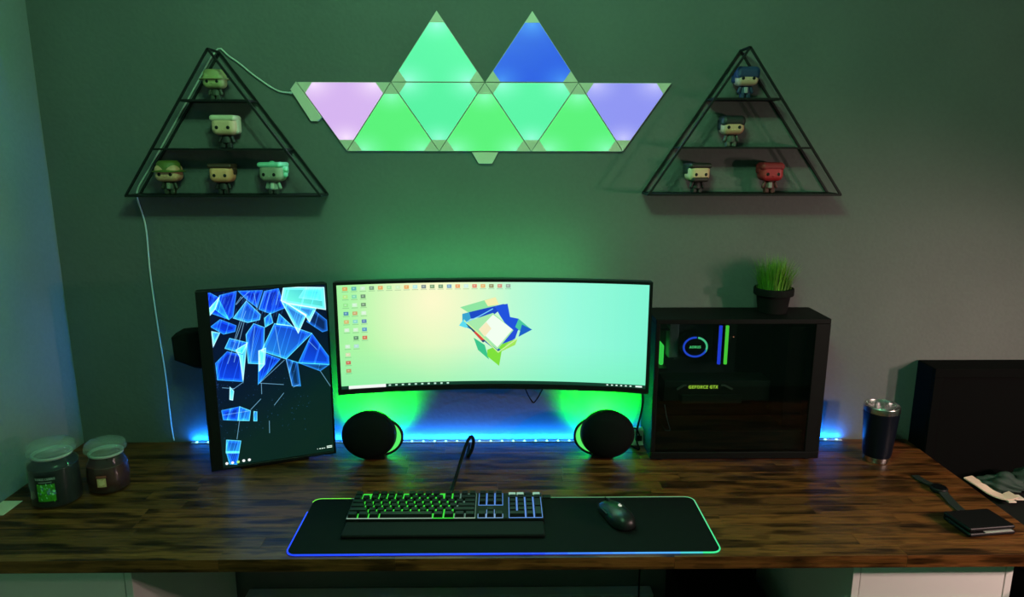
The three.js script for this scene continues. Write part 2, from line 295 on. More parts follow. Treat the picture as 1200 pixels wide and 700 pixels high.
// ---------------------------------------------------------------- curved main monitor
const bend = (g, cx, R = 1.85) => { const p = g.attributes.position; for (let i = 0; i < p.count; i++) { const x = p.getX(i) - cx; p.setZ(i, p.getZ(i) + R - Math.sqrt(R * R - x * x)); } g.computeVertexNormals(); return g; };
{
  const cx = -0.036, hw = 0.404, y0 = 0.974, y1 = 1.272, z = 0.176;
  const slab = (xa, xb, ya, yb, za, zb) => bend(new THREE.BoxGeometry(xb - xa, yb - ya, zb - za, 48, 1, 1).translate((xa + xb) / 2, (ya + yb) / 2, (za + zb) / 2), cx);
  const t = thing('curved_monitor', 'wide curved monitor showing a pale green desktop, below the light panels', 'monitor', [0, 0, 0]);
  part('back_shell', slab(cx - hw, cx + hw, y0, y1, z - 0.022, z - 0.002), M.blackPlastic, t);
  part('bezel', [slab(cx - hw, cx + hw, y1 - 0.0075, y1, z - 0.002, z + 0.004), slab(cx - hw, cx + hw, y0, y0 + 0.0135, z - 0.002, z + 0.004), slab(cx - hw, cx - hw + 0.008, y0 + 0.0135, y1 - 0.0075, z - 0.002, z + 0.004), slab(cx + hw - 0.008, cx + hw, y0 + 0.0135, y1 - 0.0075, z - 0.002, z + 0.004)], M.blackPlastic, t);
  const map = canvasTexture(1600, 560, (g, w, h) => {
    let q = g.createLinearGradient(0, 0, w, 0); q.addColorStop(0, '#a6f5a2'); q.addColorStop(0.3, '#d2fabc'); q.addColorStop(0.52, '#c2fbd2'); q.addColorStop(0.75, '#98fbdc'); q.addColorStop(1, '#7ff5d2'); g.fillStyle = q; g.fillRect(0, 0, w, h);
    q = g.createRadialGradient(w * 0.3, h * 0.16, 20, w * 0.3, h * 0.2, w * 0.26); q.addColorStop(0, 'rgba(255,250,205,0.95)'); q.addColorStop(1, 'rgba(255,250,205,0)'); g.fillStyle = q; g.fillRect(0, 0, w, h);
    q = g.createLinearGradient(0, h * 0.6, 0, h); q.addColorStop(0, 'rgba(120,240,180,0)'); q.addColorStop(1, 'rgba(110,235,170,0.45)'); g.fillStyle = q; g.fillRect(0, 0, w, h);
    // the faceted picture in the middle: (x, y) in units of its own 420 x 380 field
    const ox = w * 0.385, oy = h * 0.145, k = 0.9, P = (pts, c) => { g.fillStyle = c; g.beginPath(); pts.forEach(([x, y], i) => g[i ? 'lineTo' : 'moveTo'](ox + x * k, oy + y * k)); g.closePath(); g.fill(); };
    P([[8, 60], [215, 0], [235, 45], [60, 95]], '#8fe6a2'); P([[150, 20], [215, 0], [235, 45], [170, 55]], '#f5f0b0');
    P([[60, 90], [260, 42], [280, 45], [200, 110], [70, 130]], '#1c49c4'); P([[210, 55], [285, 40], [300, 120], [350, 130], [350, 200], [300, 205], [240, 110]], '#1f52dd'); P([[20, 100], [60, 90], [70, 130], [40, 150], [110, 215], [20, 170]], '#3aa3cf');
    P([[0, 170], [30, 130], [60, 170], [40, 185]], '#5cdcf0'); P([[300, 190], [350, 190], [330, 250], [245, 310], [235, 285]], '#234fd8'); P([[350, 130], [420, 190], [360, 205], [330, 180]], '#49c8a0'); P([[370, 165], [430, 195], [350, 240]], '#1c62c8');
    P([[40, 160], [75, 175], [155, 265], [140, 275]], '#21436f'); P([[85, 210], [110, 205], [148, 258], [130, 262]], '#e2483a'); P([[85, 245], [150, 290], [175, 380], [110, 320]], '#39c58c'); P([[165, 320], [290, 270], [250, 330], [235, 420], [165, 360]], '#7ee03c'); P([[150, 270], [225, 330], [245, 320], [160, 260]], '#1d5fae');
    P([[290, 270], [345, 250], [330, 290], [250, 330]], '#a2e85a'); P([[40, 150], [200, 95], [320, 200], [225, 320], [110, 220]], '#a6ebac');
    P([[115, 195], [200, 105], [315, 195], [225, 305]], '#f2fff0'); P([[115, 195], [160, 150], [190, 190], [150, 240]], '#f6ecc0');
    g.strokeStyle = '#cdf6a0'; g.lineWidth = 6; g.beginPath(); [[30, 140], [110, 215], [230, 335], [345, 250]].forEach(([x, y], i) => g[i ? 'lineTo' : 'moveTo'](ox + x * k, oy + y * k)); g.stroke();
    g.strokeStyle = '#7fd8ff'; g.lineWidth = 5; g.beginPath(); [[40, 150], [120, 115], [200, 70]].forEach(([x, y], i) => g[i ? 'lineTo' : 'moveTo'](ox + x * k, oy + y * k)); g.stroke();
    // rows and columns of desktop icons
    const cols = ['#e98a3a', '#3f9ab5', '#d7f0e0', '#5a7a66', '#f08a3c', '#9ae29a', '#c9f3c0', '#ec8d3c', '#9fe5ef', '#53697a', '#4f8054', '#4b7a58', '#4b83c0', '#f07a3c', '#c5ecf0', '#e85a4a', '#f39a4a', '#7a6a3c', '#d86a5a', '#8a8f88'];
    const icon = (x, y, c, s = 24) => { g.globalAlpha = 0.72; g.fillStyle = c; g.fillRect(x, y, s, s * 0.8); g.fillStyle = 'rgba(240,255,240,0.6)'; g.fillRect(x + s * 0.25, y + s * 0.2, s * 0.4, s * 0.3); g.fillStyle = 'rgba(60,110,80,0.35)'; g.fillRect(x - 4, y + s * 0.95, s + 8, 4); g.globalAlpha = 1; };
    for (let i = 0; i < 20; i++) icon(28 + i * 44, 12, cols[i]);
    const left = [['#b8e87a', '#70cfb0', '#4d6a58'], ['#8fe08a', '#dff5e4', '#55705a'], ['#2f66b8', '#d88a58', '#e6f4ea'], ['#e8a05a', '#7fd0d6', '#3a56b8'], ['#e8f0ea', '#e4f2e4', '#3c7ad0'], [null, '#3f6a52', '#e0402e'], ['#dfeee8', '#b4d8ea', null], ['#f0d8b8', null, null], ['#dc3838', null, null], ['#c47a4a', null, null]];
    left.forEach((r, j) => r.forEach((c, i) => c && icon(28 + i * 44, 54 + j * 44, c)));
    g.fillStyle = '#123c2c'; g.fillRect(0, h - 17, w, 17); g.fillStyle = '#f4fbf6'; g.fillRect(36, h - 17, 190, 17); g.fillStyle = '#bfe8d4'; for (let i = 0; i < 10; i++) g.fillRect(240 + i * 34, h - 13, 12, 9);
    g.fillStyle = '#e8fff4'; for (let i = 0; i < 6; i++) g.fillRect(w - 200 + i * 24, h - 12, 10, 7); g.fillRect(w - 50, h - 13, 34, 9);
  });
  const sg = bend(new THREE.PlaneGeometry(2 * hw - 0.016, y1 - y0 - 0.021, 48, 1).translate(cx, (y0 + 0.0135 + y1 - 0.0075) / 2, z + 0.0008), cx);
  part('screen', sg, new THREE.MeshStandardMaterial({ color: 0x030303, roughness: 0.3, emissive: 0xffffff, emissiveMap: map, emissiveIntensity: 1 }), t, 'lit screen with desktop icons and a faceted picture');
  part('mount', [rbox(cx - 0.06, cx + 0.06, 1.07, 1.19, 0.1, z - 0.02, 0.006), rbox(cx - 0.03, cx + 0.03, 1.1, 1.16, 0.02, 0.1, 0.004), rbox(cx - 0.06, cx + 0.06, 1.04, 1.22, 0.0, 0.02, 0.003)], M.blackPlastic, t);
  part('bias_light', rbox(cx - 0.37, cx + 0.27, 1.2, 1.262, z - 0.032, z - 0.022, 0.004), glow(lin(0.06, 0.9, 0.15), 1), t, 'green light bar on the back of the monitor');
  { const l = new THREE.RectAreaLight(lin(0.08, 1, 0.27), LIGHT.biasLight, 0.62, 0.05); l.position.set(cx - 0.05, 1.24, z - 0.034); l.rotation.set(0.8, 0, 0); t.add(l); }
  rectLight(scene, lin(0.45, 0.95, 0.62), LIGHT.mainScreen, 0.7, 0.25, [cx, 1.125, z + 0.045], [cx, 1.125, -1]).name = 'main_screen_light';
  scene.children[scene.children.length - 1].rotation.set(0, Math.PI, 0);
}
// ---------------------------------------------------------------- upright side monitor
const SHARDS = [[0,[[-7,-7],[40,24],[78,129],[-11,87]]],[2,[[-8,80],[46,24],[25,76],[-6,111]]],[0,[[46,17],[120,3],[97,117],[78,129],[25,80]]],[1,[[158,50],[215,117],[210,141],[157,150],[96,124]]],[0,[[238,12],[302,4],[324,96],[259,118],[209,93]]],[0,[[126,3],[232,8],[204,85],[162,47]]],[0,[[-2,155],[41,125],[107,159],[100,186],[50,194]]],[2,[[0,176],[35,186],[2,247]]],[1,[[182,156],[228,178],[211,350],[145,339],[145,204]]],[1,[[74,214],[150,242],[123,291],[50,259]]],[0,[[5,323],[59,274],[125,298],[114,422],[7,402]]],[2,[[96,271],[146,245],[117,419],[110,304]]],[1,[[273,164],[346,182],[439,226],[314,337],[207,287]]],[0,[[195,285],[288,334],[181,444]]],[2,[[195,285],[227,275],[217,351],[190,382]]],[0,[[439,226],[514,349],[512,385],[368,361]]],[4,[[314,333],[368,361],[512,385],[468,412]]],[4,[[314,337],[365,357],[373,475],[334,470]]],[3,[[324,-2],[507,13],[509,119],[337,76],[309,60]]],[2,[[309,60],[419,136],[377,220]]],[2,[[337,76],[466,108],[431,172],[413,139]]],[4,[[418,168],[453,114],[511,169],[512,219],[488,224]]],[1,[[230,136],[259,114],[267,160],[231,178]]],[0,[[418,13],[496,19],[494,75],[390,53]]],[1,[[297,121],[352,183],[282,169]]],[0,[[13,547],[93,539],[80,605],[17,593]]],[1,[[93,539],[139,565],[130,613],[80,605]]],[1,[[153,570],[167,574],[164,619],[149,617]]],[2,[[58,441],[73,462],[65,505],[52,500]]],[1,[[23,691],[86,705],[73,763],[16,754]]],[0,[[17,747],[75,756],[60,818],[27,811]]]];
const RAYS = [[166,27,91,233],[144,32,114,64],[138,28,111,64],[153,95,56,332],[194,16,203,106],[244,13,209,93],[275,175,291,331],[314,337,334,470],[301,17,286,79],[263,21,234,109],[145,135,84,328],[187,167,155,336],[188,438,296,458],[307,340,188,438],[176,7,137,38],[87,606,69,695],[246,553,294,498],[139,561,189,514],[219,625,216,686],[196,439,194,492],[15,570,139,565],[24,440,77,451],[70,454,115,426],[337,476,369,465],[468,412,512,493],[421,260,459,307]];
{
  const t = thing('upright_monitor', 'upright turned monitor showing blue glass shards on black', 'monitor', [-0.638, DESK, 0.1575], 0.361);
  const w = 0.3255, a = -w / 2, b = w / 2, y0 = 0.008, y1 = 0.498;
  part('back_shell', rbox(a, b, y0, y1, -0.028, -0.004, 0.006), M.blackPlastic, t);
  part('bezel', [rbox(a, a + 0.03, y0, y1, -0.004, 0.006, 0.0015), rbox(b - 0.0045, b, y0, y1, -0.004, 0.006, 0.0015), rbox(a + 0.03, b - 0.0045, y1 - 0.005, y1, -0.004, 0.006, 0.0015), rbox(a + 0.03, b - 0.0045, y0, y0 + 0.006, -0.004, 0.006, 0.0015)], M.blackPlastic, t);
  const map = canvasTexture(512, 820, (g, W, Hh) => {
    g.fillStyle = '#04100e'; g.fillRect(0, 0, W, Hh);
    const q = g.createLinearGradient(0, 0, W, Hh); q.addColorStop(0, '#020a30'); q.addColorStop(0.45, '#04142a'); q.addColorStop(0.7, '#07231f'); q.addColorStop(1, '#08241c'); g.fillStyle = q; g.fillRect(0, 0, W, Hh);
    g.globalCompositeOperation = 'lighter';
    const fill = [['rgba(10,70,255,0.75)', 'rgba(4,24,190,0.55)'], ['rgba(40,150,255,0.7)', 'rgba(10,50,240,0.6)'], ['rgba(110,230,250,0.85)', 'rgba(25,110,250,0.55)'], ['rgba(110,245,190,0.95)', 'rgba(70,200,190,0.8)'], ['rgba(16,70,170,0.4)', 'rgba(8,40,110,0.25)']];
    const edge = ['rgba(60,150,255,0.55)', 'rgba(110,205,255,0.7)', 'rgba(150,235,255,0.8)', 'rgba(180,255,225,0.9)', 'rgba(50,130,220,0.55)'];
    for (const [k, pts] of SHARDS) {
      const xs = pts.map((p) => p[0]), ys = pts.map((p) => p[1]), path = () => { g.beginPath(); pts.forEach(([x, y], i) => g[i ? 'lineTo' : 'moveTo'](x, y)); g.closePath(); };
      const gr = g.createLinearGradient((Math.min(...xs) + Math.max(...xs)) / 2, Math.max(...ys), Math.max(...xs), Math.min(...ys));
      gr.addColorStop(0, fill[k][0]); gr.addColorStop(1, fill[k][1]); g.fillStyle = gr; path(); g.fill();
      g.save(); path(); g.clip();   // bright light gathers along the broken edges, streaks run through the glass
      g.strokeStyle = k > 1 && k < 4 ? 'rgba(120,230,255,0.22)' : 'rgba(40,130,255,0.2)'; for (const wd of [26, 14]) { g.lineWidth = wd; path(); g.stroke(); }
      g.strokeStyle = 'rgba(80,170,255,0.25)'; g.lineWidth = 3; for (let i = 0; i < 7; i++) { const x = rr(Math.min(...xs), Math.max(...xs)); g.beginPath(); g.moveTo(x, Math.min(...ys)); g.lineTo(x - 0.35 * (Math.max(...ys) - Math.min(...ys)), Math.max(...ys)); g.stroke(); }
      g.restore(); g.strokeStyle = edge[k]; g.lineWidth = 3; path(); g.stroke();
    }
    g.globalCompositeOperation = 'source-over';
    g.strokeStyle = 'rgba(150,215,255,0.75)'; g.lineWidth = 2.5; for (const [x0, ya, x1, yb] of RAYS) { g.beginPath(); g.moveTo(x0, ya); g.lineTo(x1, yb); g.stroke(); }
    for (let i = 0; i < 60; i++) { g.strokeStyle = 'rgba(90,160,255,0.5)'; g.lineWidth = 1.5; const x = rr(60, 330), y = rr(0, 120), l = rr(20, 70); g.beginPath(); g.moveTo(x, y); g.lineTo(x - l * 0.35, y + l); g.stroke(); }
    for (let i = 0; i < 140; i++) { g.fillStyle = 'rgba(80,150,240,0.6)'; const x = rr(0, 1) ** 1.6 * 420, y = rr(380, 690); g.fillRect(x, y, rr(1, 3.5), rr(1, 3.5)); }
    ['#f2f2f2', '#f2f2f2', '#a4e878', '#eef2f2', '#eef2f2'].forEach((c, i) => { g.fillStyle = c; g.beginPath(); g.arc(16 + i * 25, 806 + (i > 2 ? -2 : 0), 7, 0, 7); g.fill(); });
    g.fillStyle = '#e6fff0'; for (const [x, wd] of [[432, 3], [442, 8], [453, 8], [464, 5], [478, 26]]) { g.fillRect(x, 798, wd, 4); if (wd > 20) g.fillRect(x, 791, wd, 4); }
  });
  const sg = new THREE.PlaneGeometry(b - 0.0045 - (a + 0.03), y1 - y0 - 0.011).translate((a + 0.03 + b - 0.0045) / 2, (y0 + 0.006 + y1 - 0.005) / 2, -0.002);
  part('screen', sg, new THREE.MeshStandardMaterial({ color: 0x030303, roughness: 0.3, emissive: 0xffffff, emissiveMap: map, emissiveIntensity: 1.1 }), t, 'lit screen with blue glass shards');
  part('stand_foot', [rbox(-0.09, 0.09, 0, 0.008, -0.13, 0.0, 0.003), rbox(-0.03, 0.03, 0.006, 0.3, -0.09, -0.06, 0.006), rbox(-0.05, 0.05, 0.18, 0.3, -0.065, -0.027, 0.008)], M.blackPlastic, t);
  const l = new THREE.RectAreaLight(lin(0.04, 0.2, 0.75), LIGHT.sideScreen, 0.27, 0.4); l.position.set(0.012, 0.27, 0.008); l.rotation.y = Math.PI; t.add(l);
}
{ // chunky dark bracket on the wall behind the upright monitor
  const t = thing('wall_bracket', 'chunky black bracket on the wall half behind the upright monitor', 'bracket', [0, 0, 0]);
  part('head', poly([[-0.915, 1.03], [-0.918, 1.095], [-0.904, 1.108], [-0.82, 1.115], [-0.79, 1.1], [-0.79, 1.0], [-0.86, 1.008]], 0.05, 0.006).translate(0, 0, 0.045), M.mattBlack, t);
  part('stem', rbox(-0.88, -0.82, 1.035, 1.085, 0.0, 0.05, 0.004), M.mattBlack, t);
}

// ---------------------------------------------------------------- LED strip along the back of the desk
{
  const t = thing('led_strip', 'blue glowing light strip along the back edge of the desk', 'light strip', [0, DESK, 0.011]);
  const xa = -0.93, xb = 1.0;
  part('tape', box(xa, xb, 0.0003, 0.0016, -0.004, 0.004), M.whitePlastic, t);
  const ledGeo = new THREE.BoxGeometry(0.005, 0.0022, 0.005).translate(0, 0.0027, 0), ledMat = glow(lin(0.25, 0.75, 1), 4);
  for (let x = xa + 0.016; x < xb; x += 0.0333) part('led', ledGeo, ledMat, t).position.x = x;
  const l = new THREE.RectAreaLight(lin(0.008, 0.19, 1.0), LIGHT.strip, xb - xa, 0.006); l.position.set((xa + xb) / 2, 0.0045, 0); t.add(l);
  l.rotation.set(1.15, 0, 0);   // up and towards the wall
}

// ---------------------------------------------------------------- speakers with green light behind
function speaker(x, s, label) {
  const t = thing('desk_speaker', label, 'speaker', [x, DESK, 0.118], 0, 'round black desk speakers'), cy = 0.0705;
  part('body', ball(0, cy, 0, 0.073, 0.069, 0.046, 40), M.blackPlastic, t);
  part('front_cloth', ball(-s * 0.004, cy + 0.001, 0.01, 0.074, 0.0685, 0.043, 40), M.blackFabric, t);
  const ring = []; for (let i = 0; i < 40; i++) { const q = i / 40 * Math.PI * 2; ring.push([s * 0.021 + 0.0665 * Math.cos(q), cy - 0.0095 + 0.0555 * Math.sin(q), -0.006]); }
  part('rim', tube(ring, 0.0035, 100, 10, true), M.blackPlastic, t);
  part('light_ring', new THREE.CylinderGeometry(1, 1, 1, 48).rotateX(Math.PI / 2).scale(0.0655, 0.0545, 0.004).translate(s * 0.021, cy - 0.0095, -0.007), glow(lin(0.1, 0.85, 0.14), 1), t, 'green lit crescent');
  part('foot', rbox(-0.03 + s * 0.01, 0.03 + s * 0.01, 0, 0.012, -0.03, 0.015, 0.004), M.blackPlastic, t);
  part('rear_light', new THREE.CylinderGeometry(1, 1, 1, 32).rotateX(Math.PI / 2).scale(0.04, 0.03, 0.004).translate(0, cy + 0.01, -0.046), glow(lin(0.08, 1, 0.06), 1), t, 'green lit lens');
  const l = new THREE.SpotLight(lin(0.005, 1, 0.006), LIGHT.speakerRear, 0, 1.2, 0.25); l.position.set(0, cy + 0.012, -0.051); l.target.position.set(0, cy + 0.03, -0.118); l.castShadow = true; l.shadow.radius = 0.5; t.add(l, l.target);
}
speaker(-0.382, 1, 'round black speaker with a green crescent, beside the upright monitor');
speaker(0.277, -1, 'round black speaker with a green crescent, beside the computer case');

// ---------------------------------------------------------------- computer case
{
  const x0 = 0.397, x1 = 0.868, z0 = 0.006, z1 = 0.15, y0 = DESK + 0.006, y1 = 1.157;
  const t = thing('computer_case', 'black computer case with dark glass side and coloured lights inside', 'computer', [0, 0, 0]);
  const shellBlack = mat(lin(0.0028, 0.003, 0.003), 0.6, { specularIntensity: 0.3 });
  part('frame', [rbox(x0, x1, y1 - 0.014, y1, z0, z1, 0.002), rbox(x0, x1, y0, y0 + 0.02, z0, z1, 0.002), rbox(x0, x0 + 0.012, y0 + 0.02, y1 - 0.014, z0, z1, 0.002), rbox(x1 - 0.04, x1, y0 + 0.02, y1 - 0.014, z0, z1, 0.002)], shellBlack, t);
  part('rear_panel', box(x0 + 0.012, x1 - 0.04, y0 + 0.02, y1 - 0.014, z0, z0 + 0.004), M.mattBlack, t);
  for (const [a, b] of [[x0 + 0.03, z0 + 0.02], [x1 - 0.03, z0 + 0.02], [x0 + 0.03, z1 - 0.02], [x1 - 0.03, z1 - 0.02]]) part('foot', at(new THREE.CylinderGeometry(0.012, 0.012, 0.008, 12), a, DESK + 0.004, b), M.blackPlastic, t);
  part('glass_side', box(x0 + 0.012, x1 - 0.04, y0 + 0.02, y1 - 0.014, z1 - 0.004, z1 - 0.0035), mat(lin(0.58, 0.63, 0.61), 0.03, { transmission: 1, thickness: 0, ior: 1.5 }), t, 'dark tinted glass');
  const board = part('mainboard', box(0.43, 0.66, 0.93, 1.14, z0 + 0.006, z0 + 0.012), mat(lin(0.012, 0.02, 0.028), 0.5), t);
  part('heat_sink', rbox(0.455, 0.485, 1.02, 1.13, z0 + 0.012, z0 + 0.05, 0.006), mat(lin(0.22, 0.3, 0.32), 0.5), board);
  part('fan_light', rbox(0.427, 0.44, 1.005, 1.065, z0 + 0.02, z0 + 0.07, 0.006), glow(lin(0.06, 0.85, 0.1), 1.7), board, 'green lit fan edge');
  part('fan_ring', [rbox(0.42, 0.446, 1.0, 1.006, z0 + 0.01, z0 + 0.1, 0.002), rbox(0.42, 0.446, 1.114, 1.12, z0 + 0.01, z0 + 0.1, 0.002)], M.blackPlastic, board);
  const pump = part('cooler', new THREE.CylinderGeometry(0.037, 0.037, 0.05, 40).rotateX(Math.PI / 2).translate(0.527, 1.058, z0 + 0.04), M.blackPlastic, t);
  pump.scale.set(1, 1, 1);
  const arc = (a, b, c) => { const pts = []; for (let i = 0; i <= 24; i++) { const q = a + (b - a) * i / 24; pts.push([0.527 + 0.0325 * Math.cos(q), 1.058 + 0.0275 * Math.sin(q), z0 + 0.068]); } return part('light_ring', tube(pts, 0.0028, 40, 8), c, pump); };
  arc(1.5, 6.0, glow(lin(0.02, 0.08, 0.85), 1.7)); arc(-0.55, 1.35, glow(lin(0.1, 0.75, 0.35), 1.7));
  part('lettering', text('AORUS', 0.0072, 0.001).translate(0.527, 1.0575, z0 + 0.0655), glow(lin(0.1, 0.75, 0.25), 1.7), pump);
  for (const [x, c, n] of [[0.597, lin(0.02, 0.06, 0.95), 'blue lit memory stick'], [0.6155, lin(0.1, 0.85, 0.06), 'green lit memory stick']]) {
    const st = part('memory_stick', rbox(x - 0.005, x + 0.005, 1.005, 1.12, z0 + 0.012, z0 + 0.06, 0.001), M.blackPlastic, t, n);
    part('light_bar', rbox(x - 0.0045, x + 0.0045, 1.006, 1.119, z0 + 0.06, z0 + 0.066, 0.002), glow(c, 1.7), st);
  }
  part('indicator_lamp', ball(0.632, 1.088, z0 + 0.07, 0.0016), glow(lin(1, 0.35, 0.2), 1), t);
  const card = part('graphics_card', [rbox(0.44, 0.74, 0.905, 0.965, z0 + 0.01, z0 + 0.085, 0.003), rbox(0.49, 0.66, 0.9, 0.925, z0 + 0.085, z0 + 0.092, 0.002)], mat(lin(0.02, 0.03, 0.025), 0.4), t);
  part('card_trim', [bar([0.476, 0.941, z0 + 0.09], [0.494, 0.953, z0 + 0.09], 0.005), bar([0.494, 0.953, z0 + 0.09], [0.502, 0.953, z0 + 0.09], 0.004), bar([0.6, 0.953, z0 + 0.09], [0.61, 0.953, z0 + 0.09], 0.004), bar([0.61, 0.953, z0 + 0.09], [0.632, 0.941, z0 + 0.09], 0.005)], mat(lin(0.2, 0.24, 0.2), 0.4), card);
  part('lettering', text('GEFORCE GTX', 0.0092, 0.001).translate(0.551, 0.9468, z0 + 0.086), glow(lin(0.5, 0.8, 0.06), 1.7), card);
  part('power_supply_cover', [box(0.412, 0.826, y0 + 0.02, 0.83, z0 + 0.004, z1 - 0.02), box(0.44, 0.8, 0.83, 0.8315, z0 + 0.02, z1 - 0.022)], mat(lin(0.014, 0.018, 0.016), 0.45), t);
  part('radiator', rbox(0.765, 0.82, 0.84, 1.13, z0 + 0.01, z0 + 0.12, 0.004), M.mattBlack, t);
  part('inner_cable', tube([[0.438, 0.905, 0.118], [0.443, 0.87, 0.13], [0.452, 0.84, 0.132], [0.453, 0.8335, 0.132], [0.44, 0.8325, 0.128]], 0.0012, 30, 6), mat(lin(0.12, 0.18, 0.25), 0.4), t);
}
// ---------------------------------------------------------------- potted grass on the case
{
  const t = thing('potted_grass', 'bushy green grass plant in a black pot standing on the computer case', 'plant', [0.738, 1.1571, 0.066]);
  part('pot', lathe([[0, 0], [0.037, 0], [0.0385, 0.002], [0.0455, 0.05], [0.052, 0.05], [0.0535, 0.052], [0.0535, 0.068], [0.052, 0.07], [0.049, 0.07], [0.047, 0.06], [0, 0.06]], 40), M.mattBlack, t);
  part('soil', at(new THREE.CylinderGeometry(0.0465, 0.0465, 0.003, 24), 0, 0.061, 0), mat(lin(0.02, 0.014, 0.01), 1), t);
  const blade = (bx, bz, dx, dz, h, droop, w) => {
    const n = 5, pos = [], idx = [], nrm = V(dz, 0, -dx).normalize(); if (!Number.isFinite(nrm.x) || nrm.length() < 0.5) nrm.set(1, 0, 0);
    for (let i = 0; i <= n; i++) { const q = i / n, x = bx + dx * q * q * 0.8 + dx * q * 0.2, y = 0.061 + h * (q - droop * q * q), z = bz + dz * q * q * 0.8 + dz * q * 0.2, ww = w * (1 - q * 0.92); pos.push(x - nrm.x * ww, y, z - nrm.z * ww, x + nrm.x * ww, y, z + nrm.z * ww); if (i) idx.push(2 * i - 2, 2 * i - 1, 2 * i, 2 * i - 1, 2 * i + 1, 2 * i); }
    const g = new THREE.BufferGeometry(); g.setAttribute('position', new THREE.Float32BufferAttribute(pos, 3)); g.setAttribute('uv', new THREE.Float32BufferAttribute(new Float32Array(pos.length / 3 * 2), 2)); g.setIndex(idx); g.computeVertexNormals(); return g;
  };
  const sets = [[], [], []];
  for (let i = 0; i < 520; i++) { const q = rr(0, 6.283), r = Math.sqrt(rnd()) * 0.043, o = rr(0.15, 1.05); sets[i % 3].push(blade(r * Math.cos(q), r * Math.sin(q) * 0.95, r * Math.cos(q) * o + rr(-0.008, 0.008), r * Math.sin(q) * o + rr(-0.008, 0.008), rr(0.066, 0.112) * (1 - 0.22 * (r / 0.043) ** 2), rr(0, 0.12), rr(0.0009, 0.0018))); }
  [[0.13, 0.32, 0.015], [0.2, 0.42, 0.02], [0.07, 0.2, 0.014]].forEach((c, i) => { const o = part('grass', sets[i], mat(lin(...c), 0.55, { transmission: 0.3, thickness: 0, side: THREE.DoubleSide }), t); o.userData.kind = 'stuff'; });
  for (const [dx, h, dr] of [[0.07, 0.085, 0.34], [0.06, 0.06, 0.2], [0.078, 0.034, 0.32], [0.054, 0.088, 0.1]]) part('long_blade', blade(0.036, 0.01, dx, 0.012, h, dr, 0.0013), mat(lin(0.05, 0.12, 0.015), 0.55, { side: THREE.DoubleSide }), t);
}

// ---------------------------------------------------------------- lit mouse mat, keyboard, mouse
{
  const xa = -0.481, xb = 0.461, za = 0.3615, zb = 0.611, r = 0.022, t = thing('mouse_mat', 'large black desk mat with a glowing coloured edge', 'mouse mat', [0, DESK, 0]);
  const outline = (k) => { const s = new THREE.Shape(), a = xa + k, b = xb - k, c = -zb + k, d = -za - k, q = r - k; s.moveTo(a + q, c); s.lineTo(b - q, c); s.absarc(b - q, c + q, q, -Math.PI / 2, 0); s.lineTo(b, d - q); s.absarc(b - q, d - q, q, 0, Math.PI / 2); s.lineTo(a + q, d); s.absarc(a + q, d - q, q, Math.PI / 2, Math.PI); s.lineTo(a, c + q); s.absarc(a + q, c + q, q, Math.PI, Math.PI * 1.5); return s; };
  part('pad', new THREE.ExtrudeGeometry(outline(0.003), { depth: 0.0036, bevelEnabled: false, curveSegments: 10 }).rotateX(-Math.PI / 2).translate(0, 0.0003, 0), mat(lin(0.004, 0.005, 0.0048), 0.95, { specularIntensity: 0.2 }), t);
  const pts = outline(0.0012).getSpacedPoints(240).map((p) => V(p.x, 0.0026, -p.y));
  const along = (k) => pts[((k % 240) + 240) % 240];
  // colour by place on the edge: blue front, cyan to green right, pale back, green rear-left, blue left
  const colour = (p) => {
    const b = [0.01, 0.045, 0.95], c = [0.06, 0.3, 0.75], gn = [0.03, 0.6, 0.2], pale = [0.12, 0.3, 0.15], lime = [0.14, 0.7, 0.04];
    const L = (u, v, q) => { q = Math.max(0, Math.min(1, q)); return u.map((e, i) => e + (v[i] - e) * q); };
    if (p.z > zb - 0.012) return p.x < 0.05 ? b : p.x < 0.34 ? L(b, c, (p.x - 0.05) / 0.25) : L(c, gn, (p.x - 0.34) / 0.1);
    if (p.x > xb - 0.012) return L(gn, [0.1, 0.45, 0.2], (zb - p.z) / 0.25);
    if (p.z < za + 0.012) return p.x > -0.36 ? L(pale, [0.06, 0.18, 0.09], (0.4 - p.x) / 0.3) : lime;
    return p.z > za + 0.055 ? L([0.02, 0.1, 0.95], b, (p.z - za) / 0.2) : lime;
  };
  const N = 48;
  for (let i = 0; i < N; i++) {
    const a = i * 5, seg = []; for (let k = 0; k <= 5; k++) seg.push(along(a + k).toArray());
    const mid = along(a + 2);
    if (mid.x < xa + 0.01 && mid.z > za + 0.035 && mid.z < za + 0.055) continue;
    part('light_edge', tube(seg, 0.0019, 10, 6), glow(lin(...colour(mid)), 1.4), t);
  }
  part('control_box', rbox(0.0845, 0.106, 0.001, 0.0085, za - 0.006, za + 0.008, 0.002), M.blackPlastic, t);
}
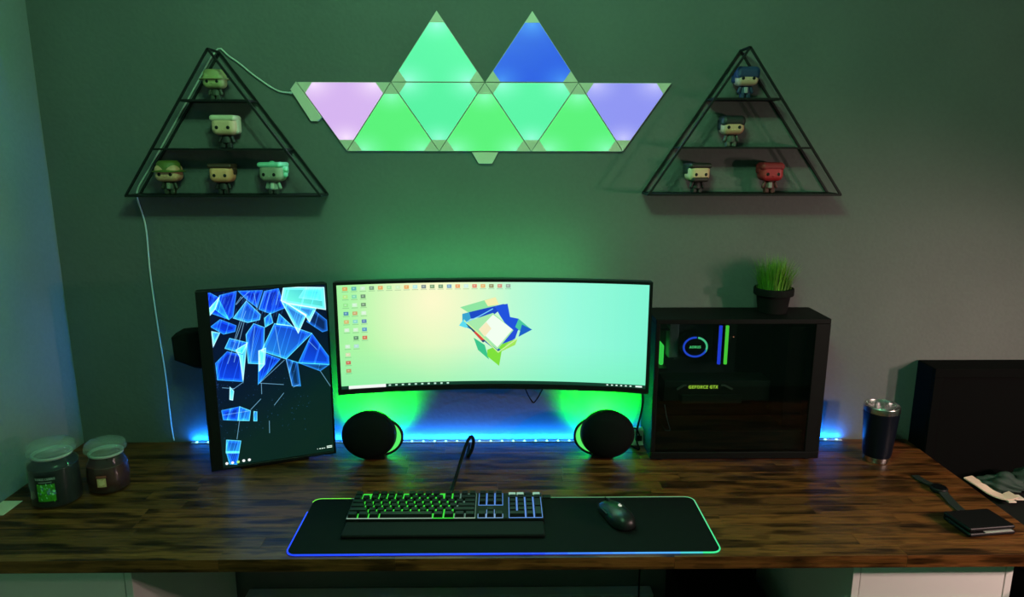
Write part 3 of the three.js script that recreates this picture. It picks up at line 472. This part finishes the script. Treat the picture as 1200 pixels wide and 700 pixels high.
{
  const u = 0.0198, Y = DESK + 0.0041, t = thing('keyboard', 'black keyboard with green and blue lit keys on the desk mat', 'keyboard', [0, Y, 0]);
  const xL = -0.377, xR = 0.0825, zB = 0.366, zF = 0.4885;
  part('base', rbox(xL, xR, 0, 0.0145, zB, zF, 0.004), M.blackPlastic, t);
  part('palm_rest', rbox(xL + 0.002, xR - 0.002, 0, 0.009, zF + 0.0005, zF + 0.062, 0.005), M.mattBlack, t);
  const map = canvasTexture(920, 240, (g, w, h) => {
    g.fillStyle = '#06100b'; g.fillRect(0, 0, w, h);
    const R = (x, y, ww, hh, c) => { g.fillStyle = c; g.fillRect(x / 0.4555 * w, y / 0.119 * h, ww / 0.4555 * w, hh / 0.119 * h); }, q = 0.0198;   // x, y in metres
    R(0.001, 0, 15 * q, 0.119, '#5b7d6c'); R(0.001 + 0.9 * q, 0, 11.6 * q, 0.119, '#43ee43'); R(0.001 + 3.8 * q, 5 * q, 6.1 * q, q, '#7fae8c'); R(0.001, 0, 0.9 * q, 0.119, '#6f9a88'); R(0.001, 0.1155, 15 * q, 0.004, '#a8c8b2'); R(0.001 + 10 * q, 4.9 * q, 2.5 * q, 1.2 * q, '#4cf04c');
    R(0.001 + 15.25 * q, 0, 3 * q, 3 * q + 0.001, '#5f92e6'); R(0.001 + 16.25 * q, 4 * q, q, q, '#7aa6e0'); R(0.001 + 15.25 * q, 5 * q, 3 * q, q, '#86aede'); R(0.001 + 18.9 * q, q, 4 * q, 5 * q, '#6b9cec');
  });
  const plate = new THREE.PlaneGeometry(xR - xL - 0.004, 0.1205).rotateX(-Math.PI / 2).translate((xL + xR) / 2, 0.01465, zB + 0.06225);
  part('backlight', plate, new THREE.MeshStandardMaterial({ color: 0x0a0a0a, emissive: 0xffffff, emissiveMap: map, emissiveIntensity: 0.85 }), t, 'coloured light between the keys');
  const capGeo = new Map();
  const cap = (w, d) => { const k = w + ':' + d; if (!capGeo.has(k)) { const W = w * u - 0.0034, D = d * u - 0.0034, g = new THREE.BoxGeometry(W, 0.0085, D).translate(0, 0.00425, 0), p = g.attributes.position; for (let i = 0; i < p.count; i++) if (p.getY(i) > 0.004) { p.setX(i, p.getX(i) * (1 - 0.0032 / W)); p.setZ(i, p.getZ(i) * (1 - 0.0032 / D) - 0.0006); } g.computeVertexNormals(); capGeo.set(k, g); } return capGeo.get(k); };
  const key = (x, row, w = 1, d = 1) => { const o = part('keycap', cap(w, d), M.blackPlastic, t); o.position.set(x + w * u / 2, 0.015, zB + 0.0025 + (row + d / 2) * u); };
  const rows = [[[0, 1], [2, 1], [3, 1], [4, 1], [5, 1], [6.5, 1], [7.5, 1], [8.5, 1], [9.5, 1], [11, 1], [12, 1], [13, 1], [14, 1]], [...Array(13).keys()].map((i) => [i, 1]).concat([[13, 2]]), [[0, 1.5], ...[...Array(12).keys()].map((i) => [1.5 + i, 1]), [13.5, 1.5]], [[0, 1.75], ...[...Array(11).keys()].map((i) => [1.75 + i, 1]), [12.75, 2.25]], [[0, 2.25], ...[...Array(10).keys()].map((i) => [2.25 + i, 1]), [12.25, 2.75]], [[0, 1.25], [1.25, 1.25], [2.5, 1.25], [3.75, 6.25], [10, 1.25], [11.25, 1.25], [12.5, 1.25], [13.75, 1.25]]];
  rows.forEach((r, j) => r.forEach(([x, w]) => key(xL + 0.003 + x * u, j, w)));
  const nx = xL + 0.003 + 15.25 * u, mx = xL + 0.003 + 18.9 * u;
  for (const j of [0, 1, 2]) for (let i = 0; i < 3; i++) key(nx + i * u, j);
  key(nx + u, 4); for (let i = 0; i < 3; i++) key(nx + i * u, 5);
  for (let i = 0; i < 4; i++) key(mx + i * u, 1);
  for (const j of [2, 3, 4]) for (let i = 0; i < 3; i++) key(mx + i * u, j);
  key(mx, 5, 2); key(mx + 2 * u, 5); key(mx + 3 * u, 2, 1, 2); key(mx + 3 * u, 4, 1, 2);
  for (let i = 0; i < 4; i++) part('media_key', rbox(mx + i * u + 0.001, mx + (i + 1) * u - 0.002, 0.0145, 0.0185, zB + 0.004, zB + 0.012, 0.001), i === 2 ? M.blackPlastic : glow(lin(0.35, 0.62, 0.45), 0.8), t, 'pale lit media key');
}
single('keyboard_cable', tube([[-0.143, 0.762, 0.358], [-0.143, 0.7555, 0.33], [-0.139, 0.7545, 0.28], [-0.134, 0.756, 0.225], [-0.124, 0.78, 0.185], [-0.108, 0.82, 0.165], [-0.1, 0.829, 0.158], [-0.094, 0.82, 0.153], [-0.097, 0.79, 0.145], [-0.108, 0.762, 0.135], [-0.112, 0.7545, 0.11], [-0.11, 0.7545, 0.04]], 0.0046, 100, 10), M.mattBlack, 'thick black cable looping up from the desk behind the keyboard', 'cable');
{
  const t = thing('mouse', 'black gaming mouse with a small pale emblem on the mat', 'mouse', [0.252, DESK + 0.0041, 0.468], 0.33);
  const shell = (() => {   // front towards -z
    const g = new THREE.SphereGeometry(1, 48, 32), p = g.attributes.position;
    for (let i = 0; i < p.count; i++) {
      let x = p.getX(i), y = p.getY(i), z = p.getZ(i); const f = (1 - z) / 2;
      const s = (v, e) => Math.sign(v) * Math.abs(v) ** e;
      const w = 0.033 - 0.005 * Math.exp(-(((z + 0.1) / 0.45) ** 2)), h = y > 0 ? 0.037 - 0.014 * f - 0.004 * f * f : 0.006;
      p.setXYZ(i, s(x, 0.8) * w, 0.006 + s(y, y > 0 ? 0.85 : 1) * h, s(z, 0.85) * 0.064);
    }
    g.computeVertexNormals(); return g;
  })();
  part('shell', shell, mat(lin(0.008, 0.009, 0.009), 0.36, { specularIntensity: 0.7 }), t);
  part('scroll_wheel', new THREE.CylinderGeometry(0.0095, 0.0095, 0.006, 24).rotateZ(Math.PI / 2).translate(0, 0.0225, -0.04), M.blackPlastic, t);
  part('button_gap', rbox(-0.0006, 0.0006, 0.02, 0.0275, -0.058, -0.016, 0.0004), M.mattBlack, t);
  for (const s of [-1, 1]) part('side_button', rbox(s * 0.0275 - 0.002, s * 0.0275 + 0.002, 0.017, 0.022, -0.022, 0.006, 0.0015), M.blackPlastic, t);
  part('emblem', text('G', 0.0085, 0.0012).rotateX(-Math.PI / 2 + 0.2).translate(0, 0.0421, 0.016), glow(lin(0.85, 0.85, 0.7), 0.8), t, 'pale glowing letter emblem');
}

// ---------------------------------------------------------------- candle jars
function jar(x, z, r, h, wax, waxTop, label, drawLabel, lw, ly, lh, round) {
  const t = thing('candle_jar', label, 'candle', [x, DESK, z], 0.18), n = h - 0.045;
  const prof = round ? [[0, 0.001], [r * 0.82, 0.001], [r * 0.96, 0.008], [r, n * 0.45], [r * 0.96, n * 0.8], [r * 0.78, n], [r * 0.76, n + 0.012]] : [[0, 0.001], [r * 0.92, 0.001], [r, 0.007], [r, n * 0.86], [r * 0.97, n * 0.94], [r * 0.8, n], [r * 0.78, n + 0.014]];
  part('glass', lathe(prof, 56), M.glass, t, 'clear glass jar');
  const k = 0.965; part('wax', lathe([[0, 0.005], ...prof.slice(2).filter(([, y]) => y < waxTop).map(([q, y]) => [q * k, Math.max(0.005, y)]), [r * k * (round ? 0.97 : 1), waxTop], [0, waxTop]], 48), mat(lin(...wax), 0.5), t);
  part('wick', at(new THREE.CylinderGeometry(0.001, 0.001, 0.012, 6), 0, waxTop + 0.006, 0), M.mattBlack, t);
  const q = n + 0.014;
  part('lid', lathe([[0, q], [r * 0.74, q], [r * 0.88, q + 0.002], [r * 0.97, q + 0.005], [r * 0.98, q + 0.009], [r * 0.9, q + 0.0115], [r * 0.95, q + 0.016], [r * 0.93, q + 0.021], [r * 0.78, q + 0.027], [r * 0.5, q + 0.031], [r * 0.2, q + 0.0325], [0, q + 0.033]], 56), M.solidGlass, t, 'clear glass lid');
  part('seal', lathe([[r * 0.7, q - 0.007], [r * 0.8, q - 0.0065], [r * 0.81, q - 0.001], [r * 0.7, q - 0.0005], [r * 0.7, q - 0.007]], 48), mat(lin(0.5, 0.55, 0.52), 0.5), t, 'pale sealing ring');
  const a = lw / r / 2, g = new THREE.CylinderGeometry(r * 1.006, r * 1.006, lh, 24, 1, true, -a, 2 * a).translate(0, ly, 0);
  part('label', g, mat(0xffffff, 0.45, { map: canvasTexture(256, 256, drawLabel), side: THREE.DoubleSide }), t, 'printed paper label');
}
jar(-1.115, 0.352, 0.0555, 0.158, [0.006, 0.007, 0.014], 0.1, 'taller glass candle jar with dark blue wax and green label', (g, w, h) => {
  g.fillStyle = '#101416'; g.fillRect(0, 0, w, h); g.fillStyle = '#c8d0cc'; g.font = 'bold 27px serif'; g.textAlign = 'center'; g.fillText('YANKEE CANDLE', w / 2, 46); g.fillStyle = '#8a9490'; g.fillRect(50, 62, 156, 7);
  g.fillStyle = '#378f1c'; g.fillRect(22, 84, 212, 160); for (let i = 0; i < 60; i++) { g.fillStyle = ['#6a8fb0', '#50708a', '#2c7a1c', '#62d030', '#86d8a0'][i % 5]; g.beginPath(); const x = 22 + rnd() * 212, y = 84 + rnd() * 160 * (i % 5 < 2 ? 0.6 : 1); g.ellipse(x, y, 5 + rnd() * 12, 3 + rnd() * 8, rnd() * 3, 0, 7); g.fill(); }
}, 0.048, 0.055, 0.07, false);
jar(-1.02, 0.29, 0.05, 0.133, [0.07, 0.006, 0.008], 0.074, 'smaller rounded glass candle jar with dark red wax', (g, w, h) => {
  g.fillStyle = '#3c1214'; g.fillRect(0, 0, w, h); g.fillStyle = '#8d4a40'; g.fillRect(20, 18, 216, 40); g.fillStyle = '#c8a478'; g.fillRect(34, 70, 188, 160); g.fillStyle = '#d8bc90'; g.fillRect(60, 100, 130, 100); g.fillStyle = '#a87a52'; for (let i = 0; i < 14; i++) g.fillRect(44 + rnd() * 160, 80 + rnd() * 140, 20, 7);
}, 0.028, 0.04, 0.036, true);

// ---------------------------------------------------------------- tumbler
{
  const t = thing('tumbler', 'dark navy steel tumbler standing by the end of the desk', 'tumbler', [1.033, DESK, 0.147]);
  part('cup', lathe([[0.0358, 0.017], [0.038, 0.03], [0.0455, 0.135], [0.0462, 0.146]], 56), mat(lin(0.003, 0.005, 0.011), 0.32, { specularIntensity: 0.5 }), t);
  part('base_band', lathe([[0, 0], [0.033, 0], [0.0345, 0.002], [0.0358, 0.017]], 56), M.steel, t, 'bare steel foot band');
  part('rim_band', lathe([[0.0462, 0.146], [0.0466, 0.16], [0.0458, 0.163], [0.043, 0.163], [0.042, 0.15], [0.033, 0.03], [0, 0.03]], 56), M.steel, t, 'bare steel rim');
  part('lid', lathe([[0, 0.152], [0.034, 0.152], [0.036, 0.1655], [0.0425, 0.167], [0.0425, 0.163], [0.0415, 0.158]], 48), mat(0xffffff, 0.05, { transmission: 1, thickness: 0, ior: 1.45 }), t, 'clear plastic lid');
}
// ---------------------------------------------------------------- wallet, watch, paper
{
  const t = thing('wallet', 'folded black leather wallet near the front corner of the desk', 'wallet', [1.085, DESK, 0.508], 0.12);
  const lea = mat(lin(0.0035, 0.0035, 0.004), 0.42, { specularIntensity: 0.4 });
  part('lower_flap', rbox(-0.058, 0.058, 0.0005, 0.011, -0.042, 0.042, 0.005, 4), lea, t);
  part('upper_flap', rbox(-0.058, 0.058, 0.0115, 0.022, -0.042, 0.04, 0.005, 4).rotateX(-0.02), lea, t);
  part('spine', rbox(-0.059, 0.058, 0.001, 0.0215, -0.0435, -0.032, 0.007, 4), lea, t);
  part('card', rbox(-0.02, 0.05, 0.0108, 0.0118, -0.03, 0.0432, 0.0004, 1), mat(lin(0.35, 0.36, 0.34), 0.5), t, 'pale card edge');
}
{
  const t = thing('wrist_watch', 'black wrist watch with open strap lying flat beside the wallet', 'watch', [1.098, DESK, 0.345], 0.0);
  const rub = mat(lin(0.014, 0.02, 0.018), 0.5);
  const strap = (pts, w) => { const n = pts.length - 1, sh = []; const g = new THREE.BoxGeometry(1, 1, 1, 1, 1, n * 4), c = new THREE.CatmullRomCurve3(pts.map((p) => V(...p))), p = g.attributes.position; for (let i = 0; i < p.count; i++) { const q = p.getZ(i) + 0.5, a = c.getPoint(q), d = c.getTangent(q), s = V(d.z, 0, -d.x).normalize(); p.setXYZ(i, a.x + s.x * p.getX(i) * w, a.y + p.getY(i) * 0.0028, a.z + s.z * p.getX(i) * w); } g.computeVertexNormals(); return g; };
  part('watch_case', at(lathe([[0, 0], [0.019, 0], [0.0205, 0.002], [0.0205, 0.009], [0.018, 0.0115], [0, 0.0115]], 32), 0, 0.0005, -0.012), M.blackPlastic, t);
  part('watch_glass', at(new THREE.CylinderGeometry(0.0165, 0.0165, 0.0008, 32), 0, 0.0124, -0.012), mat(lin(0.004, 0.005, 0.006), 0.06), t);
  part('strap', strap([[-0.0025, 0.006, -0.03], [-0.008, 0.004, -0.05], [-0.012, 0.002, -0.075], [-0.013, 0.002, -0.095]], 0.02), rub, t);
  part('strap', strap([[0, 0.006, 0.006], [-0.002, 0.003, 0.03], [-0.006, 0.002, 0.06], [-0.008, 0.002, 0.095]], 0.022), rub, t);
  part('buckle', rbox(-0.019, 0.004, 0.0005, 0.006, 0.094, 0.101, 0.0015), M.steel, t, 'steel buckle');
}
single('paper_card', rbox(XL + 0.006, -1.197, DESK + 0.0003, DESK + 0.0016, 0.36, 0.43, 0.0004, 1).rotateY(0), mat(lin(0.62, 0.56, 0.45), 0.8), 'cream paper card by the side wall next to the taller candle jar', 'paper');
{ // white plugs and black leads between speaker and case
  const t = thing('power_adapter', 'small white power adapter between the round speaker and computer case', 'adapter', [0.383, DESK, 0.033]);
  part('body', rbox(-0.018, 0.018, 0, 0.05, -0.014, 0.014, 0.004, 3), M.whitePlastic, t);
  part('plug', rbox(-0.01, 0.01, 0.018, 0.034, 0.014, 0.022, 0.003), M.blackPlastic, t);
}
single('display_cable', tube([[0.335, 0.98, 0.17], [0.36, 0.965, 0.16], [0.372, 0.93, 0.14], [0.374, 0.87, 0.11], [0.371, 0.82, 0.085], [0.374, 0.775, 0.075], [0.38, 0.7545, 0.08], [0.36, 0.7535, 0.05]], 0.0028, 80, 8), M.mattBlack, 'black lead hanging from the curved monitor beside the computer case', 'cable');
single('speaker_cable', tube([[0.335, 0.79, 0.075], [0.355, 0.805, 0.06], [0.372, 0.808, 0.055], [0.383, 0.79, 0.058], [0.384, 0.777, 0.057]], 0.0022, 40, 8), M.mattBlack, 'short black lead from the round speaker to the white adapter', 'cable');
single('hanging_lead', tube([[0.045, 0.99, 0.15], [0.05, 0.955, 0.13], [0.066, 0.918, 0.115], [0.073, 0.91, 0.113], [0.08, 0.918, 0.115], [0.096, 0.955, 0.13], [0.1, 0.99, 0.15]], 0.0018, 50, 8), M.mattBlack, 'thin dark lead sagging below the curved monitor', 'cable');
single('under_desk_cable', tube([[0.4, 0.72, 0.1], [0.4, 0.5, 0.085], [0.398, 0.3, 0.075], [0.405, 0.15, 0.08], [0.41, 0.02, 0.09], [0.44, 0.0045, 0.1]], 0.0028, 60, 8), M.mattBlack, 'dark cable hanging down below the desk in front of the heater', 'cable');

// ---------------------------------------------------------------- beside the desk
{
  const t = thing('black_panel_cabinet', 'large black panelled cabinet standing against the wall past the desk end', 'cabinet', [0, 0, 0]);
  const dull = mat(lin(0.0022, 0.0022, 0.0022), 0.9, { specularIntensity: 0.15 });
  part('body', rbox(1.203, 2.1, 0.0, 0.998, 0.004, 0.084, 0.004), dull, t);
  part('frame', [rbox(1.203, 2.1, 0.972, 0.998, 0.084, 0.094, 0.002), rbox(1.203, 1.229, 0.02, 0.972, 0.084, 0.094, 0.002), rbox(2.074, 2.1, 0.02, 0.972, 0.084, 0.094, 0.002), rbox(1.229, 2.074, 0.02, 0.046, 0.084, 0.094, 0.002)], dull, t);
}
{
  const t = thing('ottoman', 'dark padded ottoman beside the end of the desk', 'ottoman', [1.43, 0, 0.42]);
  part('box', rbox(-0.21, 0.21, 0.02, 0.62, -0.28, 0.28, 0.01, 2), M.blackFabric, t);
  part('cushion', rbox(-0.215, 0.215, 0.62, 0.695, -0.285, 0.285, 0.025, 4), mat(lin(0.007, 0.008, 0.007), 0.9, { specularIntensity: 0.3 }), t);
  for (const [a, b] of [[-1, -1], [1, -1], [-1, 1], [1, 1]]) part('foot', box(a * 0.18 - 0.015, a * 0.18 + 0.015, 0, 0.02, b * 0.25 - 0.015, b * 0.25 + 0.015), M.blackPlastic, t);
}
function crumple(rx, ry, rz, s, amp) {
  const g = mergeVertices(plain(new THREE.IcosahedronGeometry(1, 18)).deleteAttribute('uv').deleteAttribute('normal')), p = g.attributes.position;
  for (let i = 0; i < p.count; i++) {
    const x = p.getX(i), y = p.getY(i), z = p.getZ(i), k = 1 + amp * (Math.sin(5 * x + s + 3 * z) * 0.5 + Math.sin(9 * z - 4 * x + 2 * s) * 0.3 + Math.sin(13 * y + 7 * x + s) * 0.2);
    p.setXYZ(i, x * rx * k, Math.max(-0.98, y) * ry * (y < 0 ? 0.35 : k), z * rz * k);
  }
  g.computeVertexNormals(); return g;
}
{
  const t = thing('garment', 'crumpled dark green garment with a cream band heaped on the ottoman', 'clothing', [1.33, 0.7, 0.235]);
  part('cloth', [crumple(0.06, 0.034, 0.035, 1, 0.25).translate(0.0, 0.0125, 0.0), crumple(0.09, 0.03, 0.06, 4, 0.22).translate(0.12, 0.011, -0.02)], mat(lin(0.009, 0.03, 0.02), 0.75), t);
  const band = (pts, w) => { const c = new THREE.CatmullRomCurve3(pts.map((p) => V(...p))), g = new THREE.BoxGeometry(1, 1, 1, 1, 1, 40), p = g.attributes.position; for (let i = 0; i < p.count; i++) { const q = p.getZ(i) + 0.5, a = c.getPoint(q), d = c.getTangent(q), s = V(d.z, 0, -d.x).normalize(); p.setXYZ(i, a.x + s.x * p.getX(i) * w, a.y + p.getY(i) * 0.003, a.z + s.z * p.getX(i) * w); } g.computeVertexNormals(); return g; };
  part('cream_band', band([[-0.078, 0.03, -0.02], [-0.066, 0.024, 0.012], [-0.05, 0.014, 0.04], [-0.03, 0.012, 0.06], [-0.005, 0.018, 0.058]], 0.032), mat(lin(0.7, 0.5, 0.4), 0.7), t, 'cream folded band');
  part('cream_patch', [rbox(-0.035, -0.015, 0.008, 0.012, 0.062, 0.085, 0.001), rbox(-0.01, 0.014, 0.01, 0.014, 0.05, 0.075, 0.001)], mat(lin(0.62, 0.5, 0.42), 0.7), t);
}

// ---------------------------------------------------------------- lamps of the room, out of frame
{
  const t = thing('ceiling_lamp', 'ceiling lamp with frosted bulbs above the viewer', 'lamp', [-0.05, H, 1.35]);
  part('plate', lathe([[0, -0.03], [0.05, -0.03], [0.07, -0.005], [0.07, 0], [0, 0]], 32), M.whitePlastic, t);
  for (let i = 0; i < 3; i++) {
    const q = i / 3 * Math.PI * 2 + 0.4, x = 0.14 * Math.cos(q), z = 0.14 * Math.sin(q);
    part('arm', bar([0, -0.02, 0], [x, -0.03, z], 0.012), M.steel, t);
    const b = part('bulb', ball(x, -0.06, z, 0.032, 0.036, 0.032), glow(lin(0.32, 1, 0.46), 55), t);
    const l = new THREE.PointLight(lin(0.32, 1, 0.46), LIGHT.ceilingBulb); l.position.set(x, -0.06, z); l.shadow.radius = 1.5; l.castShadow = true; t.add(l);
  }
}
{
  const t = thing('floor_lamp', 'floor lamp with two cone shaded heads standing across the room', 'lamp', [2.05, 0, 1.3]);
  part('base', lathe([[0, 0.025], [0.1, 0.022], [0.13, 0.008], [0.13, 0], [0, 0]], 40), M.blackMetal, t);
  part('pole', at(new THREE.CylinderGeometry(0.011, 0.011, 1.5, 16), 0, 0.77, 0), M.blackMetal, t);
  const aim = V(1.2 - 2.05, 0.7, 0.42 - 1.3);
  for (const [x, y, z] of [[-0.12, 1.44, 0.09], [0.1, 1.34, -0.1]]) {
    const dir = aim.clone().sub(V(x, y, z)).normalize(), q = new THREE.Quaternion().setFromUnitVectors(V(0, -1, 0), dir), back = V(x, y, z).addScaledVector(dir, -0.07);
    part('arm', bar([0, 1.5, 0], back.toArray(), 0.012), M.blackMetal, t);
    const head = part('lamp_shade', lathe([[0.014, 0.075], [0.02, 0.07], [0.035, 0.03], [0.052, -0.012], [0.05, -0.012], [0.033, 0.028], [0.018, 0.066]], 32).applyQuaternion(q).translate(x, y, z), M.blackMetal, t);
    part('bulb', ball(x, y, z, 0.026).translate(dir.x * 0.004, dir.y * 0.004, dir.z * 0.004), glow(lin(1, 0.68, 0.62), 90), t);
    const l = new THREE.SpotLight(lin(1, 0.68, 0.62), LIGHT.floorLampBulb, 0, 0.78, 1); l.position.set(x + dir.x * 0.004, y + dir.y * 0.004, z + dir.z * 0.004); l.target.position.copy(aim); l.castShadow = true; l.shadow.radius = 1.2; t.add(l, l.target);
  }
}
renderer.render(scene, camera);
